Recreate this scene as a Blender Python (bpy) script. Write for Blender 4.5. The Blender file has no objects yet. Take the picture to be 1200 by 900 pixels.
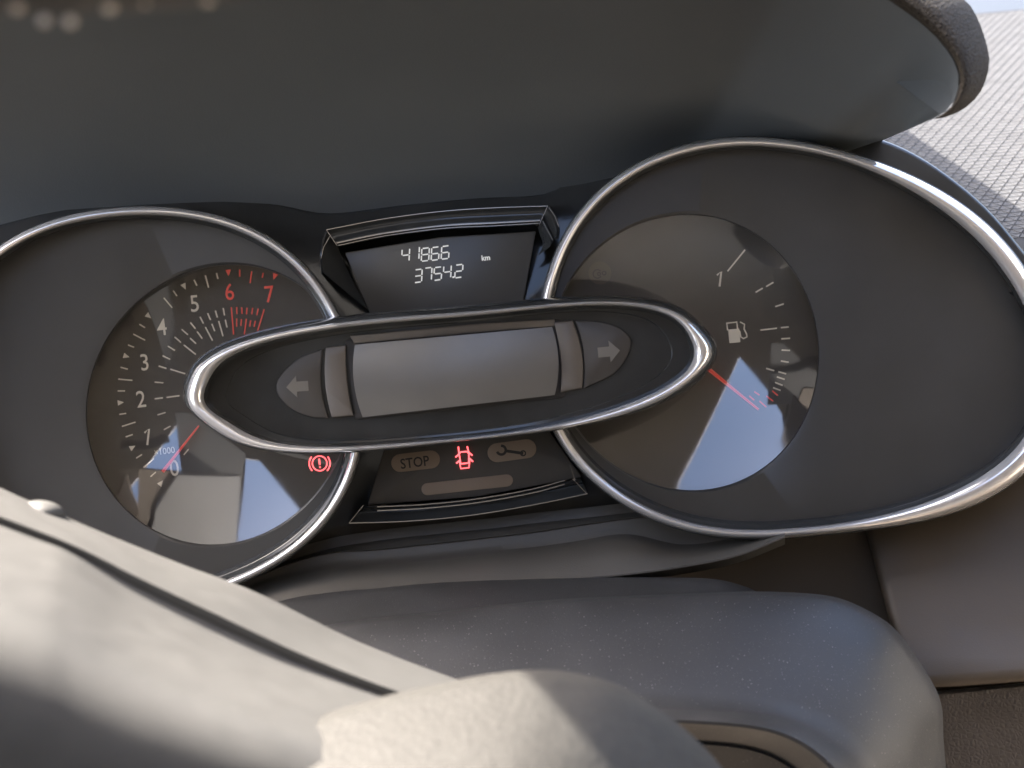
import bpy, math, random
from mathutils import Vector, Matrix
random.seed(7)
R = math.radians
scene = bpy.context.scene
col = scene.collection

# ------------------------------------------------------------------ camera
D = 0.420                      # metres from the lens to the plane of the dials
S = 0.314 / 1200.0             # metres per photo pixel on that plane
PITCH, ROLL = R(25.0), R(6.3)
X0, U0, B0 = Vector((1, 0, 0)), Vector((0, math.sin(PITCH), math.cos(PITCH))), Vector((0, -math.cos(PITCH), math.sin(PITCH)))
CR = X0 * math.cos(ROLL) - U0 * math.sin(ROLL)
CU = X0 * math.sin(ROLL) + U0 * math.cos(ROLL)
CB = B0
ORIGIN = Vector((0, 0, 1.0))
CAM = ORIGIN + CB * D
cam_data = bpy.data.cameras.new('camera')
cam = bpy.data.objects.new('camera', cam_data)
col.objects.link(cam)
cam.matrix_world = Matrix(((CR.x, CU.x, CB.x, CAM.x), (CR.y, CU.y, CB.y, CAM.y), (CR.z, CU.z, CB.z, CAM.z), (0, 0, 0, 1)))
cam_data.sensor_fit = 'HORIZONTAL'
cam_data.sensor_width = 36.0
cam_data.lens = 36.0 * D / 0.314
cam_data.clip_start, cam_data.clip_end = 0.01, 2000.0
cam_data.dof.use_dof = True
cam_data.dof.focus_distance = D
cam_data.dof.aperture_fstop = (cam_data.lens / 1000.0) / 0.0026
scene.camera = cam

# ------------------------------------------------------------------ daylight
SUN = Vector((math.sin(R(-52)) * math.cos(R(46)), math.cos(R(-52)) * math.cos(R(46)), math.sin(R(46))))     # towards the sun
world = bpy.data.worlds.new('World')
scene.world = world
world.use_nodes = True
nt = world.node_tree
bg = nt.nodes['Background']
sky = nt.nodes.new('ShaderNodeTexSky')
sky.sky_type = 'NISHITA'
sky.sun_disc = False
sky.sun_elevation = math.asin(SUN.z)
sky.sun_rotation = math.atan2(SUN.x, SUN.y)
sky.dust_density = 5.0
sky.air_density = 0.8
nt.links.new(sky.outputs[0], bg.inputs[0])
bg.inputs[1].default_value = 0.14
sun_data = bpy.data.lights.new('sun', 'SUN')
sun_data.energy, sun_data.angle, sun_data.color = 3.1, R(0.5), (1.0, 0.93, 0.84)
sun = bpy.data.objects.new('sun', sun_data)
col.objects.link(sun)
sun.rotation_mode = 'QUATERNION'
sun.rotation_quaternion = SUN.to_track_quat('Z', 'Y')
sun.location = (0, 0, 3)
vs = scene.view_settings
vs.view_transform, vs.look, vs.gamma, vs.exposure, vs.use_curve_mapping = 'Standard', 'None', 1.0, 3.25, False
cy = scene.cycles
cy.max_bounces, cy.diffuse_bounces, cy.glossy_bounces, cy.transparent_max_bounces = 8, 4, 5, 12
cy.caustics_reflective = False
cy.caustics_refractive = False
cy.sample_clamp_indirect = 6.0
cy.use_denoising = True

# ------------------------------------------------------------------ pixel -> place
def P(x, y, w=0.0):
    """the point on the sight line of photo pixel (x, y), w millimetres nearer than the dial plane"""
    d = D - w / 1000.0
    return CAM + CR * ((x - 600) * S / D * d) + CU * ((450 - y) * S / D * d) - CB * d

def PZ(x, y, z):
    a = P(x, y, 0) - CAM
    return CAM + a * ((z - CAM.z) / a.z)

# ------------------------------------------------------------------ objects
def tag(o, label=None, cat=None, group=None, kind=None):
    if label: o['label'] = label
    if cat: o['category'] = cat
    if group: o['group'] = group
    if kind: o['kind'] = kind
    return o

def thing(name, label, cat, at, kind=None):
    o = bpy.data.objects.new(name, None)
    o.empty_display_size = 0.02
    o.location = at
    col.objects.link(o)
    return tag(o, label, cat, kind=kind)

def base_of(o):
    v = Vector((0, 0, 0))
    while o:
        v += o.location
        o = o.parent
    return v

def obj(name, verts, faces, mat, parent=None, smooth=True, at=None, sharp=None):
    me = bpy.data.meshes.new(name)
    off = base_of(parent) if parent else (at or Vector((0, 0, 0)))
    me.from_pydata([v - off for v in verts], [], faces)
    me.validate()
    me.update()
    if smooth:
        me.polygons.foreach_set('use_smooth', [True] * len(me.polygons))
        if sharp:
            me.set_sharp_from_angle(angle=R(sharp))
    me.materials.append(mat)
    o = bpy.data.objects.new(name, me)
    if parent:
        o.parent = parent
    elif at:
        o.location = at
    col.objects.link(o)
    return o

def loft(name, rings, mat, parent=None, closed=True, cap0=False, cap1=False, smooth=True, sharp=50, at=None):
    n = len(rings[0])
    verts = [v for r in rings for v in r]
    faces = []
    m = n if closed else n - 1
    for i in range(len(rings) - 1):
        for j in range(m):
            a, b = i * n + j, i * n + (j + 1) % n
            faces.append((a, b, b + n, a + n))
    if cap0: faces.append(tuple(reversed(range(n))))
    if cap1: faces.append(tuple(range((len(rings) - 1) * n, len(rings) * n)))
    return obj(name, verts, faces, mat, parent, smooth, at, sharp)

# ------------------------------------------------------------------ 2-D outlines in photo pixels
def solve(A, b):
    n = len(b)
    M = [A[i][:] + [b[i]] for i in range(n)]
    for i in range(n):
        p = max(range(i, n), key=lambda r: abs(M[r][i]))
        M[i], M[p] = M[p], M[i]
        for r in range(n):
            if r != i:
                f = M[r][i] / M[i][i]
                for c in range(i, n + 1):
                    M[r][c] -= f * M[i][c]
    return [M[i][n] / M[i][i] for i in range(n)]

def fit(points, c, rot, ax, ay, order, n=240, reg=0.002):
    """smooth closed curve through measured points: a Fourier radius in a stretched polar frame"""
    cr, sr = math.cos(R(rot)), math.sin(R(rot))
    rows, rhs = [], []
    for x, y in points:
        dx, dy = x - c[0], y - c[1]
        u, v = (dx * cr - dy * sr) / ax, (dx * sr + dy * cr) / ay
        t, r = math.atan2(v, u), math.hypot(u, v)
        rows.append([1.0] + [f(k * t) for k in range(1, order + 1) for f in (math.cos, math.sin)])
        rhs.append(r)
    m = len(rows[0])
    A = [[sum(r[i] * r[j] for r in rows) + (reg * (((i + 1) // 2) ** 2) if i == j else 0) for j in range(m)] for i in range(m)]
    k_ = solve(A, [sum(r[i] * q for r, q in zip(rows, rhs)) for i in range(m)])
    out = []
    for i in range(n):
        t = 2 * math.pi * i / n
        r = k_[0] + sum(k_[2 * k - 1] * math.cos(k * t) + k_[2 * k] * math.sin(k * t) for k in range(1, order + 1))
        u, v = r * math.cos(t) * ax, r * math.sin(t) * ay
        out.append((c[0] + u * cr + v * sr, c[1] - u * sr + v * cr))
    return out

def inset(o, d):
    """move a closed outline inward (d may be a function of the index)"""
    n = len(o)
    area = sum(o[i][0] * o[(i + 1) % n][1] - o[(i + 1) % n][0] * o[i][1] for i in range(n))
    sg = 1 if area > 0 else -1
    res = []
    for i in range(n):
        ax_, ay_ = o[i - 1]
        bx_, by_ = o[(i + 1) % n]
        tx, ty = bx_ - ax_, by_ - ay_
        l = math.hypot(tx, ty) or 1
        k = d(i) if callable(d) else d
        res.append((o[i][0] - ty / l * k * sg, o[i][1] + tx / l * k * sg))
    return res

def mixo(a, b, t):
    return [(p[0] + (q[0] - p[0]) * t, p[1] + (q[1] - p[1]) * t) for p, q in zip(a, b)]

def rounded(pts, r, n=5):
    """polygon with rounded corners; r one radius or one per corner"""
    out = []
    m = len(pts)
    for i in range(m):
        p, a, b = Vector(pts[i]), Vector(pts[i - 1]), Vector(pts[(i + 1) % m])
        rr = r[i] if isinstance(r, (list, tuple)) else r
        da, db = (a - p), (b - p)
        rr = min(rr, da.length * .49, db.length * .49)
        s, e = p + da.normalized() * rr, p + db.normalized() * rr
        for k in range(n + 1):
            t = k / n
            q = s * (1 - t) ** 2 + p * 2 * t * (1 - t) + e * t * t
            out.append((q.x, q.y))
    return out

def curve(pts, n):
    """n points spread evenly along a Catmull-Rom curve through 2-D or 3-D points"""
    pts = [Vector(p) for p in pts]
    ext = [pts[0] * 2 - pts[1]] + pts + [pts[-1] * 2 - pts[-2]]
    fine = []
    for i in range(1, len(ext) - 2):
        a, b, c, d = ext[i - 1:i + 3]
        for k in range(24):
            t = k / 24
            fine.append(.5 * (2 * b + (c - a) * t + (2 * a - 5 * b + 4 * c - d) * t * t + (3 * b - a - 3 * c + d) * t ** 3))
    fine.append(pts[-1])
    L = [0]
    for i in range(1, len(fine)):
        L.append(L[-1] + (fine[i] - fine[i - 1]).length)
    out, j = [], 0
    for i in range(n):
        s = L[-1] * i / (n - 1)
        while j < len(L) - 2 and L[j + 1] < s:
            j += 1
        t = (s - L[j]) / ((L[j + 1] - L[j]) or 1)
        out.append(fine[j].lerp(fine[j + 1], min(max(t, 0), 1)))
    return out

def up(o, w):
    return [P(p[0], p[1], w(p) if callable(w) else w) for p in o]

def slab(name, o, w, thick, mat, parent, bevel=0.0, bw=0.3, smooth=True):
    rings = [up(o, w - thick)]
    if bevel:
        rings += [up(o, w - bw), up(inset(o, bevel * .35), w - bw * .3), up(inset(o, bevel), w)]
    else:
        rings += [up(o, w)]
    return loft(name, rings, mat, parent, cap1=True, smooth=smooth, sharp=40)

def strokes(name, lines, width, w, mat, parent, thick=0.12):
    """drawn lines as thin raised print: each line a polyline in photo pixels"""
    verts, faces = [], []
    for ln in lines:
        wd = width
        if isinstance(ln, tuple) and isinstance(ln[1], (int, float)) and isinstance(ln[0], list):
            ln, wd = ln
        n = len(ln)
        b = len(verts)
        for i, (x, y) in enumerate(ln):
            ax_, ay_ = ln[max(i - 1, 0)]
            bx_, by_ = ln[min(i + 1, n - 1)]
            tx, ty = bx_ - ax_, by_ - ay_
            l = math.hypot(tx, ty) or 1
            nx, ny = -ty / l * wd / 2, tx / l * wd / 2
            verts += [P(x + nx, y + ny, w), P(x - nx, y - ny, w), P(x + nx, y + ny, w - thick), P(x - nx, y - ny, w - thick)]
        for i in range(n - 1):
            a = b + i * 4
            c = a + 4
            faces += [(a, a + 1, c + 1, c), (a, c, c + 2, a + 2), (a + 1, a + 3, c + 3, c + 1)]
    return obj(name, verts, faces, mat, parent, smooth=False)

def arc(cx, cy, r, a0, a1, n=16, ry=None):
    ry = ry or r
    return [(cx + r * math.cos(R(a0 + (a1 - a0) * i / n)), cy - ry * math.sin(R(a0 + (a1 - a0) * i / n))) for i in range(n + 1)]

def text(name, s, c, h, rot, w, mat, parent, xs=1.0, bold=0.0, shear=0.0, space=1.0):
    """lettering h pixels tall (capital height), centred on pixel c, turned by rot degrees"""
    cu = bpy.data.curves.new('lettering', 'FONT')
    cu.body, cu.size, cu.offset, cu.resolution_u, cu.space_character = s, 1.0, bold, 3, space
    to = bpy.data.objects.new('lettering', cu)
    col.objects.link(to)
    dg = bpy.context.evaluated_depsgraph_get()
    dg.update()
    me = bpy.data.meshes.new_from_object(to.evaluated_get(dg))
    vs_ = [v.co.copy() for v in me.vertices]
    fs = [tuple(p.vertices) for p in me.polygons]
    bpy.data.objects.remove(to)
    bpy.data.curves.remove(cu)
    bpy.data.meshes.remove(me)
    x0, x1 = min(v.x for v in vs_), max(v.x for v in vs_)
    y0, y1 = min(v.y for v in vs_), max(v.y for v in vs_)
    k = h / (y1 - y0)
    cr, sr = math.cos(R(rot)), math.sin(R(rot))
    pts = []
    for v in vs_:
        a, b = (v.x - (x0 + x1) / 2) * k * xs, (v.y - (y0 + y1) / 2) * k
        a += b * shear
        pts.append(P(c[0] + a * cr - b * sr, c[1] - a * sr - b * cr, w))
    return obj(name, pts, fs, mat, parent, smooth=False)

# one small bar mesh shared by every tick mark of a colour
def tick_mesh(name, mat):
    me = bpy.data.meshes.new(name)
    v = [(x, y, z) for z in (-.5, .5) for (x, y) in ((-.5, -.5), (.5, -.5), (.5, .5), (-.5, .5))]
    me.from_pydata(v, [], [(4, 5, 6, 7), (0, 1, 5, 4), (1, 2, 6, 5), (2, 3, 7, 6), (3, 0, 4, 7)])
    me.materials.append(mat)
    return me

def tri_mesh(name, mat):
    me = bpy.data.meshes.new(name)
    v = [(-.5, -.5, -.5), (.5, 0, -.5), (-.5, .5, -.5), (-.5, -.5, .5), (.5, 0, .5), (-.5, .5, .5)]
    me.from_pydata(v, [], [(3, 4, 5), (0, 1, 4, 3), (1, 2, 5, 4), (2, 0, 3, 5)])
    me.materials.append(mat)
    return me

def place_bar(name, me, p, q, width, w, parent, thick=0.12):
    a, b = P(p[0], p[1], w), P(q[0], q[1], w)
    ux = (b - a).normalized()
    uz = CB
    uy = uz.cross(ux).normalized()
    c = (a + b) / 2 - base_of(parent)
    sx, sy, sz = (b - a).length, width * S, thick / 1000
    o = bpy.data.objects.new(name, me)
    o.parent = parent
    o.matrix_local = Matrix(((ux.x * sx, uy.x * sy, uz.x * sz, c.x), (ux.y * sx, uy.y * sy, uz.y * sz, c.y), (ux.z * sx, uy.z * sy, uz.z * sz, c.z), (0, 0, 0, 1)))
    col.objects.link(o)
    return o

# ------------------------------------------------------------------ materials
def mat(name, color, rough=.5, metal=0.0, spec=.5, coat=0.0, emit=None, estr=0.0):
    m = bpy.data.materials.new(name)
    m.use_nodes = True
    b = m.node_tree.nodes['Principled BSDF']
    b.inputs['Base Color'].default_value = (*color, 1)
    b.inputs['Roughness'].default_value = rough
    b.inputs['Metallic'].default_value = metal
    b.inputs['Specular IOR Level'].default_value = spec
    b.inputs['Coat Weight'].default_value = coat
    b.inputs['Coat Roughness'].default_value = 0.04
    if emit:
        b.inputs['Emission Color'].default_value = (*emit, 1)
        b.inputs['Emission Strength'].default_value = estr
    return m

def grain(m, scale, strength, dist=.0004, kind='NOISE', detail=3.0, mottle=0.0, mscale=30.0, rvar=0.0):
    """fine relief, uneven tone and uneven gloss"""
    t = m.node_tree
    b = t.nodes['Principled BSDF']
    tc = t.nodes.new('ShaderNodeTexCoord')
    if kind == 'NOISE':
        n = t.nodes.new('ShaderNodeTexNoise')
        n.inputs['Detail'].default_value = detail
        out = n.outputs['Fac']
    else:
        n = t.nodes.new('ShaderNodeTexVoronoi')
        n.feature = 'DISTANCE_TO_EDGE' if kind == 'CELLS' else 'F1'
        out = n.outputs['Distance']
    n.inputs['Scale'].default_value = scale
    t.links.new(tc.outputs['Object'], n.inputs['Vector'])
    bp = t.nodes.new('ShaderNodeBump')
    bp.inputs['Strength'].default_value = strength
    bp.inputs['Distance'].default_value = dist
    t.links.new(out, bp.inputs['Height'])
    t.links.new(bp.outputs['Normal'], b.inputs['Normal'])
    if mottle or rvar:
        n2 = t.nodes.new('ShaderNodeTexNoise')
        n2.inputs['Scale'].default_value = mscale
        n2.inputs['Detail'].default_value = 6.0
        t.links.new(tc.outputs['Object'], n2.inputs['Vector'])
        if mottle:
            mp = t.nodes.new('ShaderNodeMapRange')
            mp.inputs['From Min'].default_value, mp.inputs['From Max'].default_value = .3, .7
            mp.inputs['To Min'].default_value, mp.inputs['To Max'].default_value = 1 - mottle, 1 + mottle
            t.links.new(n2.outputs['Fac'], mp.inputs['Value'])
            mx = t.nodes.new('ShaderNodeVectorMath')
            mx.operation = 'SCALE'
            mx.inputs[0].default_value = b.inputs['Base Color'].default_value[:3]
            t.links.new(mp.outputs['Result'], mx.inputs['Scale'])
            t.links.new(mx.outputs['Vector'], b.inputs['Base Color'])
        if rvar:
            r0 = b.inputs['Roughness'].default_value
            mr = t.nodes.new('ShaderNodeMapRange')
            mr.inputs['From Min'].default_value, mr.inputs['From Max'].default_value = .3, .7
            mr.inputs['To Min'].default_value, mr.inputs['To Max'].default_value = max(r0 - rvar, .02), r0 + rvar
            t.links.new(n2.outputs['Fac'], mr.inputs['Value'])
            t.links.new(mr.outputs['Result'], b.inputs['Roughness'])
    return m

def dusty(m, scale, amount, color=(.55, .53, .5)):
    """pale dust specks over whatever colour the material has"""
    t = m.node_tree
    b = t.nodes['Principled BSDF']
    tc = t.nodes.new('ShaderNodeTexCoord')
    last = b.inputs['Base Color'].links[0].from_socket if b.inputs['Base Color'].links else None
    fac = None
    for sc, am in ((scale, amount), (scale * 2.3, amount * .8)):
        v = t.nodes.new('ShaderNodeTexVoronoi')
        v.inputs['Scale'].default_value = sc
        t.links.new(tc.outputs['Object'], v.inputs['Vector'])
        near = t.nodes.new('ShaderNodeMapRange')
        near.inputs['From Min'].default_value, near.inputs['From Max'].default_value = .16, .07
        t.links.new(v.outputs['Distance'], near.inputs['Value'])
        sep = t.nodes.new('ShaderNodeSeparateColor')
        t.links.new(v.outputs['Color'], sep.inputs[0])
        pick = t.nodes.new('ShaderNodeMapRange')
        pick.inputs['From Min'].default_value, pick.inputs['From Max'].default_value = 1 - am, 1.0
        t.links.new(sep.outputs[0], pick.inputs['Value'])
        mul = t.nodes.new('ShaderNodeMath')
        mul.operation = 'MULTIPLY'
        t.links.new(near.outputs[0], mul.inputs[0])
        t.links.new(pick.outputs[0], mul.inputs[1])
        if fac is None:
            fac = mul.outputs[0]
        else:
            add = t.nodes.new('ShaderNodeMath')
            add.operation = 'MAXIMUM'
            t.links.new(fac, add.inputs[0])
            t.links.new(mul.outputs[0], add.inputs[1])
            fac = add.outputs[0]
    mix = t.nodes.new('ShaderNodeMix')
    mix.data_type = 'RGBA'
    t.links.new(fac, mix.inputs[0])
    if last:
        t.links.new(last, mix.inputs[6])
    else:
        mix.inputs[6].default_value = b.inputs['Base Color'].default_value
    mix.inputs[7].default_value = (*color, 1)
    t.links.new(mix.outputs[2], b.inputs['Base Color'])
    return m

def clear(name, ior=1.5, boost=1.0, tint=(1, 1, 1), rough=.045):
    """clear plastic sheet: lets the view through and mirrors by the Fresnel law"""
    m = bpy.data.materials.new(name)
    m.use_nodes = True
    t = m.node_tree
    t.nodes.clear()
    o = t.nodes.new('ShaderNodeOutputMaterial')
    mx = t.nodes.new('ShaderNodeMixShader')
    fr = t.nodes.new('ShaderNodeFresnel')
    ge = t.nodes.new('ShaderNodeNewGeometry')
    io = t.nodes.new('ShaderNodeMapRange')
    io.inputs['To Min'].default_value, io.inputs['To Max'].default_value = ior, 1 / ior
    t.links.new(ge.outputs['Backfacing'], io.inputs['Value'])
    t.links.new(io.outputs[0], fr.inputs[0])
    ml = t.nodes.new('ShaderNodeMath')
    ml.operation = 'MULTIPLY'
    ml.use_clamp = True
    ml.inputs[1].default_value = boost
    tr = t.nodes.new('ShaderNodeBsdfTransparent')
    tr.inputs[0].default_value = (*tint, 1)
    gl = t.nodes.new('ShaderNodeBsdfGlossy')
    gl.inputs['Roughness'].default_value = rough
    tcn, smear, rng = t.nodes.new('ShaderNodeTexCoord'), t.nodes.new('ShaderNodeTexNoise'), t.nodes.new('ShaderNodeMapRange')
    smear.inputs['Scale'].default_value, smear.inputs['Detail'].default_value = 70.0, 6.0
    rng.inputs['From Min'].default_value, rng.inputs['From Max'].default_value = .35, .75
    rng.inputs['To Min'].default_value, rng.inputs['To Max'].default_value = rough * .6, rough * 1.9
    t.links.new(tcn.outputs['Object'], smear.inputs['Vector'])
    t.links.new(smear.outputs['Fac'], rng.inputs['Value'])
    t.links.new(rng.outputs[0], gl.inputs['Roughness'])
    t.links.new(fr.outputs[0], ml.inputs[0])
    t.links.new(ml.outputs[0], mx.inputs[0])
    t.links.new(tr.outputs[0], mx.inputs[1])
    t.links.new(gl.outputs[0], mx.inputs[2])
    t.links.new(mx.outputs[0], o.inputs[0])
    return m

M = {}
M['gloss'] = grain(mat('black_gloss', (.045, .046, .045), .10, spec=.5), 900, .05, .0002, mottle=.2, mscale=60, rvar=.03)
M['chrome'] = grain(mat('satin_chrome', (.95, .92, .89), .11, .68), 2500, .04, .00005, mottle=.03, mscale=80, rvar=.03)
M['glint'] = mat('edge_glint', (.42, .39, .35), .22, .6)  # pale strips standing in for reflected light lines on gloss trim
M['face'] = grain(mat('gauge_face_black', (.070, .066, .060), .38, spec=.5), 2600, .10, .0001, mottle=.12, mscale=25, rvar=.04)
M['dial'] = grain(mat('dial_charcoal', (.085, .077, .068), .6), 3000, .12, .0001, mottle=.08, mscale=25)
M['print'] = mat('print_ivory', (.62, .57, .48), .6, emit=(1, .88, .72), estr=.018)
M['print_red'] = mat('print_red', (.60, .06, .05), .6, emit=(1, .12, .08), estr=.03)
M['needle'] = mat('needle_red', (.62, .05, .04), .35, emit=(1, .08, .05), estr=.03)
M['lens'] = clear('clear_lens', 1.8, 2.1)
M['lcd'] = grain(mat('display_grey', (.100, .094, .084), .30), 2000, .05, .0001, mottle=.08, mscale=40)
M['digit'] = mat('lit_segment', (.6, .6, .58), .5, emit=(1, .98, .92), estr=.05)
M['silver'] = grain(mat('display_silver', (.20, .19, .175), .34, .42), 4000, .25, .0001, mottle=.06, mscale=50)
M['bar'] = grain(mat('divider_tan', (.165, .142, .118), .42), 2000, .08, .0001, mottle=.08, mscale=60)
M['lampoff'] = grain(mat('unlit_lamp_tan', (.30, .225, .165), .5), 2000, .08, .0001, mottle=.06, mscale=60)
M['lampgrey'] = grain(mat('unlit_lamp_grey', (.080, .070, .060), .45), 2000, .08, .0001, mottle=.08, mscale=60)
M['lampfaint'] = mat('unlit_lamp_faint', (.135, .108, .085), .55)
M['arrow'] = mat('unlit_arrow', (.20, .18, .15), .5)
M['symbol_dark'] = mat('symbol_dark', (.030, .026, .023), .6)
M['lit_red'] = mat('lit_red', (.6, .02, .02), .5, emit=(1, .11, .12), estr=.34)
M['hood'] = grain(mat('hood_plastic', (.120, .128, .128), .62, spec=.4), 1800, .25, .0003, mottle=.08, mscale=14, rvar=.05)
M['leather'] = grain(mat('padded_grain', (.034, .027, .019), .75, spec=.25), 900, 1.0, .0010, 'CELLS', mottle=.12, mscale=60)
M['dash_base'] = mat('dash_groove_shade', (.020, .020, .021), .8, spec=.2)  # same plastic as the tiles, darkened: groove shade put into the colour
M['dash'] = grain(mat('dash_plastic', (.056, .057, .059), .75, spec=.2), 3000, .3, .0002, mottle=.12, mscale=90)
M['trim'] = grain(mat('trim_plastic', (.088, .080, .068), .48), 2200, .2, .0002, mottle=.10, mscale=30, rvar=.05)
M['panel'] = grain(mat('panel_plastic', (.100, .076, .052), .5), 2200, .2, .0002, mottle=.08, mscale=30, rvar=.05)
M['knee'] = grain(mat('knee_grain', (.100, .080, .062), .55), 700, .8, .0005, 'CELLS', mottle=.1, mscale=80)
M['shroud'] = dusty(grain(mat('shroud_plastic', (.031, .030, .029), .50), 2600, .35, .0002, mottle=.16, mscale=40, rvar=.07), 1050, .5, (.36, .34, .31))
M['wheel'] = grain(mat('wheel_leather', (.078, .076, .071), .62, spec=.3), 1500, .22, .0002, mottle=.05, mscale=160, rvar=.05)
M['hub'] = grain(mat('hub_grain', (.040, .038, .034), .68, spec=.25), 800, .45, .0005, detail=4, mottle=.12, mscale=420)
M['highlight'] = mat('highlight_pale', (.7, .64, .56), .7)  # pale colour that stands in for sunlit highlights
M['cloth'] = grain(mat('cabin_cloth', (.10, .082, .066), .9), 500, .3, .001, mottle=.15, mscale=10)
M['plate_grey'] = grain(mat('added_plate_grey', (.155, .155, .155), .85), 700, .1, .0005)  # for the added plate mirrored in the left dial
M['pale'] = mat('added_plate_dark', (.035, .035, .035), .9)  # for the added plate behind the camera
M['lining'] = grain(mat('roof_lining', (.40, .38, .345), .9), 700, .2, .0008, mottle=.06, mscale=8)
M['bonnet'] = grain(mat('bonnet_paint', (.030, .036, .045), .6, spec=.2), 400, .05, .0005, mottle=.05, mscale=8)

ROT = 6.6
# ================================================================== the dashboard behind the gauges
surround_o = [(-140, 330), (-60, 285), (32, 254), (140, 229), (224, 230), (320, 238), (384, 250), (480, 239), (560, 231), (640, 226),
              (672, 200), (760, 164), (864, 148), (960, 150), (1040, 166), (1110, 205), (1180, 270), (1250, 380), (1250, 520), (1150, 575),
              (1000, 615), (830, 622), (760, 615), (700, 618), (560, 628), (430, 645), (300, 690), (100, 760), (-140, 760)]
sx = curve(surround_o + [surround_o[0]], 241)[:-1]
so = [(v.x, v.y) for v in sx]
sur = loft('cluster_surround', [up(so, -24), up(so, -14), up(inset(so, 1.5), -13), up(inset(so, 4), -12.6)], M['gloss'], cap1=True, at=P(560, 640, -10), sharp=40)
tag(sur, 'black surround panel behind the two chrome ringed gauges', 'panel')

# ------------------------------------------------------------------ tachometer
t_pts = [(90, 251), (175, 244), (260, 251), (317, 278), (359, 315), (385, 346), (400, 376), (421, 440), (420, 533), (410, 575), (380, 614), (341, 647), (302, 677),
         (0, 286), (-55, 350), (-72, 450), (-55, 560), (20, 670), (120, 712), (220, 705)]
T_out = fit(t_pts, (180, 475), 0, 245, 230, 4)
f_pts = [(634, 351), (644, 314), (662, 275), (691, 235), (733, 198), (776, 177), (818, 166), (875, 163), (932, 164), (973, 171), (1030, 191), (1087, 216),
         (1140, 248), (1175, 281), (1199, 312), (1238, 390), (1243, 450), (1199, 560), (1150, 586), (1100, 605), (1025, 620), (975, 626), (890, 631), (830, 627), (770, 611), (710, 576), (680, 551), (651, 507), (630, 430)]
F_out = fit(f_pts, (900, 410), 0, 290, 230, 6)

def bezel(root, out, thick, w):
    """chrome ring, its black side and its inner wall; returns the outline where the face begins"""
    inn = inset(out, thick)
    prof = [(-.02, w - 7), (0, w - 3), (.07, w - 1.2), (.2, w), (.4, w + .9), (.6, w + 1.0), (.8, w + .3), (.93, w - .8), (1, w - 2)]
    rings = [up(mixo(out, inn, t), h) for t, h in prof]
    loft('bezel_ring', rings, M['chrome'], root, sharp=80)
    a, b = inset(out, lambda i: (thick(i) if callable(thick) else thick) + .4), None
    wl = lambda i: 4.5 + 5 * max(0, (out[i][1] - 420) / 210)
    m1 = inset(a, lambda i: wl(i) * .45)
    m2 = inset(a, lambda i: wl(i) * .55)
    b = inset(a, wl)
    loft('bezel_wall', [up(a, w - 2.2), up(m1, w - 4), up(m2, w - 4.2), up(b, w - 8.5)], M['gloss'], root, sharp=30)
    side = inset(out, -2.0)
    loft('bezel_skirt', [up(inset(out, .6), w - 3.2), up(inset(out, -1), w - 3.6), up(inset(out, -1.5), w - 26)], M['gloss'], root, sharp=30)
    return b, w - 8.5

def dish(root, rim, c, w_rim, h, flat=0.0, n=18, rad=158.0):
    """clear lens inside a rim outline: hollowed like a dish, flatter above the centre by the share flat"""
    rings = []
    for k in range(n + 1):
        t = max(1 - k / n, .004)
        row = []
        for x, y in rim:
            px, py = c[0] + (x - c[0]) * t, c[1] + (y - c[1]) * t
            dx, dy = px - c[0], py - c[1]
            if dy < 0:
                dy *= math.sqrt(1 - flat)
                dx *= math.sqrt(1 - flat * min(1, -dy / rad * 1.2))
            row.append(P(px, py, w_rim - h + h * (dx * dx + dy * dy) / rad ** 2))
        rings.append(row)
    return loft('lens', rings, M['lens'], root, cap1=True, sharp=89)

tach = thing('tachometer', 'round rev counter marked 0 to 7 with a chrome bezel ring', 'rev counter', P(180, 475, -5))
b_o, wf = bezel(tach, T_out, 10.2, 12)
td_pts = [(101, 479), (111, 423), (132, 383), (175, 343), (212, 322), (260, 310), (302, 312), (345, 328), (102, 485), (113, 545), (140, 590), (173, 620), (239, 639.5), (290, 632), (329, 614), (347, 602),
          (410, 440), (412, 500), (385, 360), (385, 565)]
TD = fit(td_pts, (258, 475), 0, 157, 165, 3)
def align(o, c, n=240):
    """resample an outline at even angles about c so two outlines can be lofted"""
    ang = sorted((math.atan2(y - c[1], x - c[0]) % (2 * math.pi), x, y) for x, y in o)
    ang = [(ang[-1][0] - 2 * math.pi,) + ang[-1][1:]] + ang + [(ang[0][0] + 2 * math.pi,) + ang[0][1:]]
    res, j = [], 0
    for i in range(n):
        t = 2 * math.pi * i / n
        while ang[j + 1][0] < t:
            j += 1
        k = (t - ang[j][0]) / ((ang[j + 1][0] - ang[j][0]) or 1)
        res.append((ang[j][1] + (ang[j + 1][1] - ang[j][1]) * k, ang[j][2] + (ang[j + 1][2] - ang[j][2]) * k))
    return res
def clip_in(o, lim, c, g=1.0):
    """keep outline o inside outline lim (both aligned about c)"""
    res = []
    for (x, y), (lx, ly) in zip(o, lim):
        r, l = math.hypot(x - c[0], y - c[1]), math.hypot(lx - c[0], ly - c[1]) - g
        k = min(1, l / r)
        res.append((c[0] + (x - c[0]) * k, c[1] + (y - c[1]) * k))
    return res
tc_ = (258, 475)
bo_t, TDa = align(b_o, tc_), align(TD, tc_)
TDa = clip_in(TDa, bo_t, tc_)
WD = wf - 12.0
DISH = 8.0
loft('gauge_face', [up(bo_t, wf), up(mixo(TDa, bo_t, .05), wf), up(TDa, wf - .5), up(inset(TDa, 1.2), wf - 1.0), up(inset(TDa, 1.4), WD)], M['face'], tach, sharp=30)
dial_o = inset(TDa, 1.0)
dial = loft('dial', [up(dial_o, WD - .8), up(dial_o, WD)], M['dial'], tach, cap1=True, sharp=30)
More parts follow.
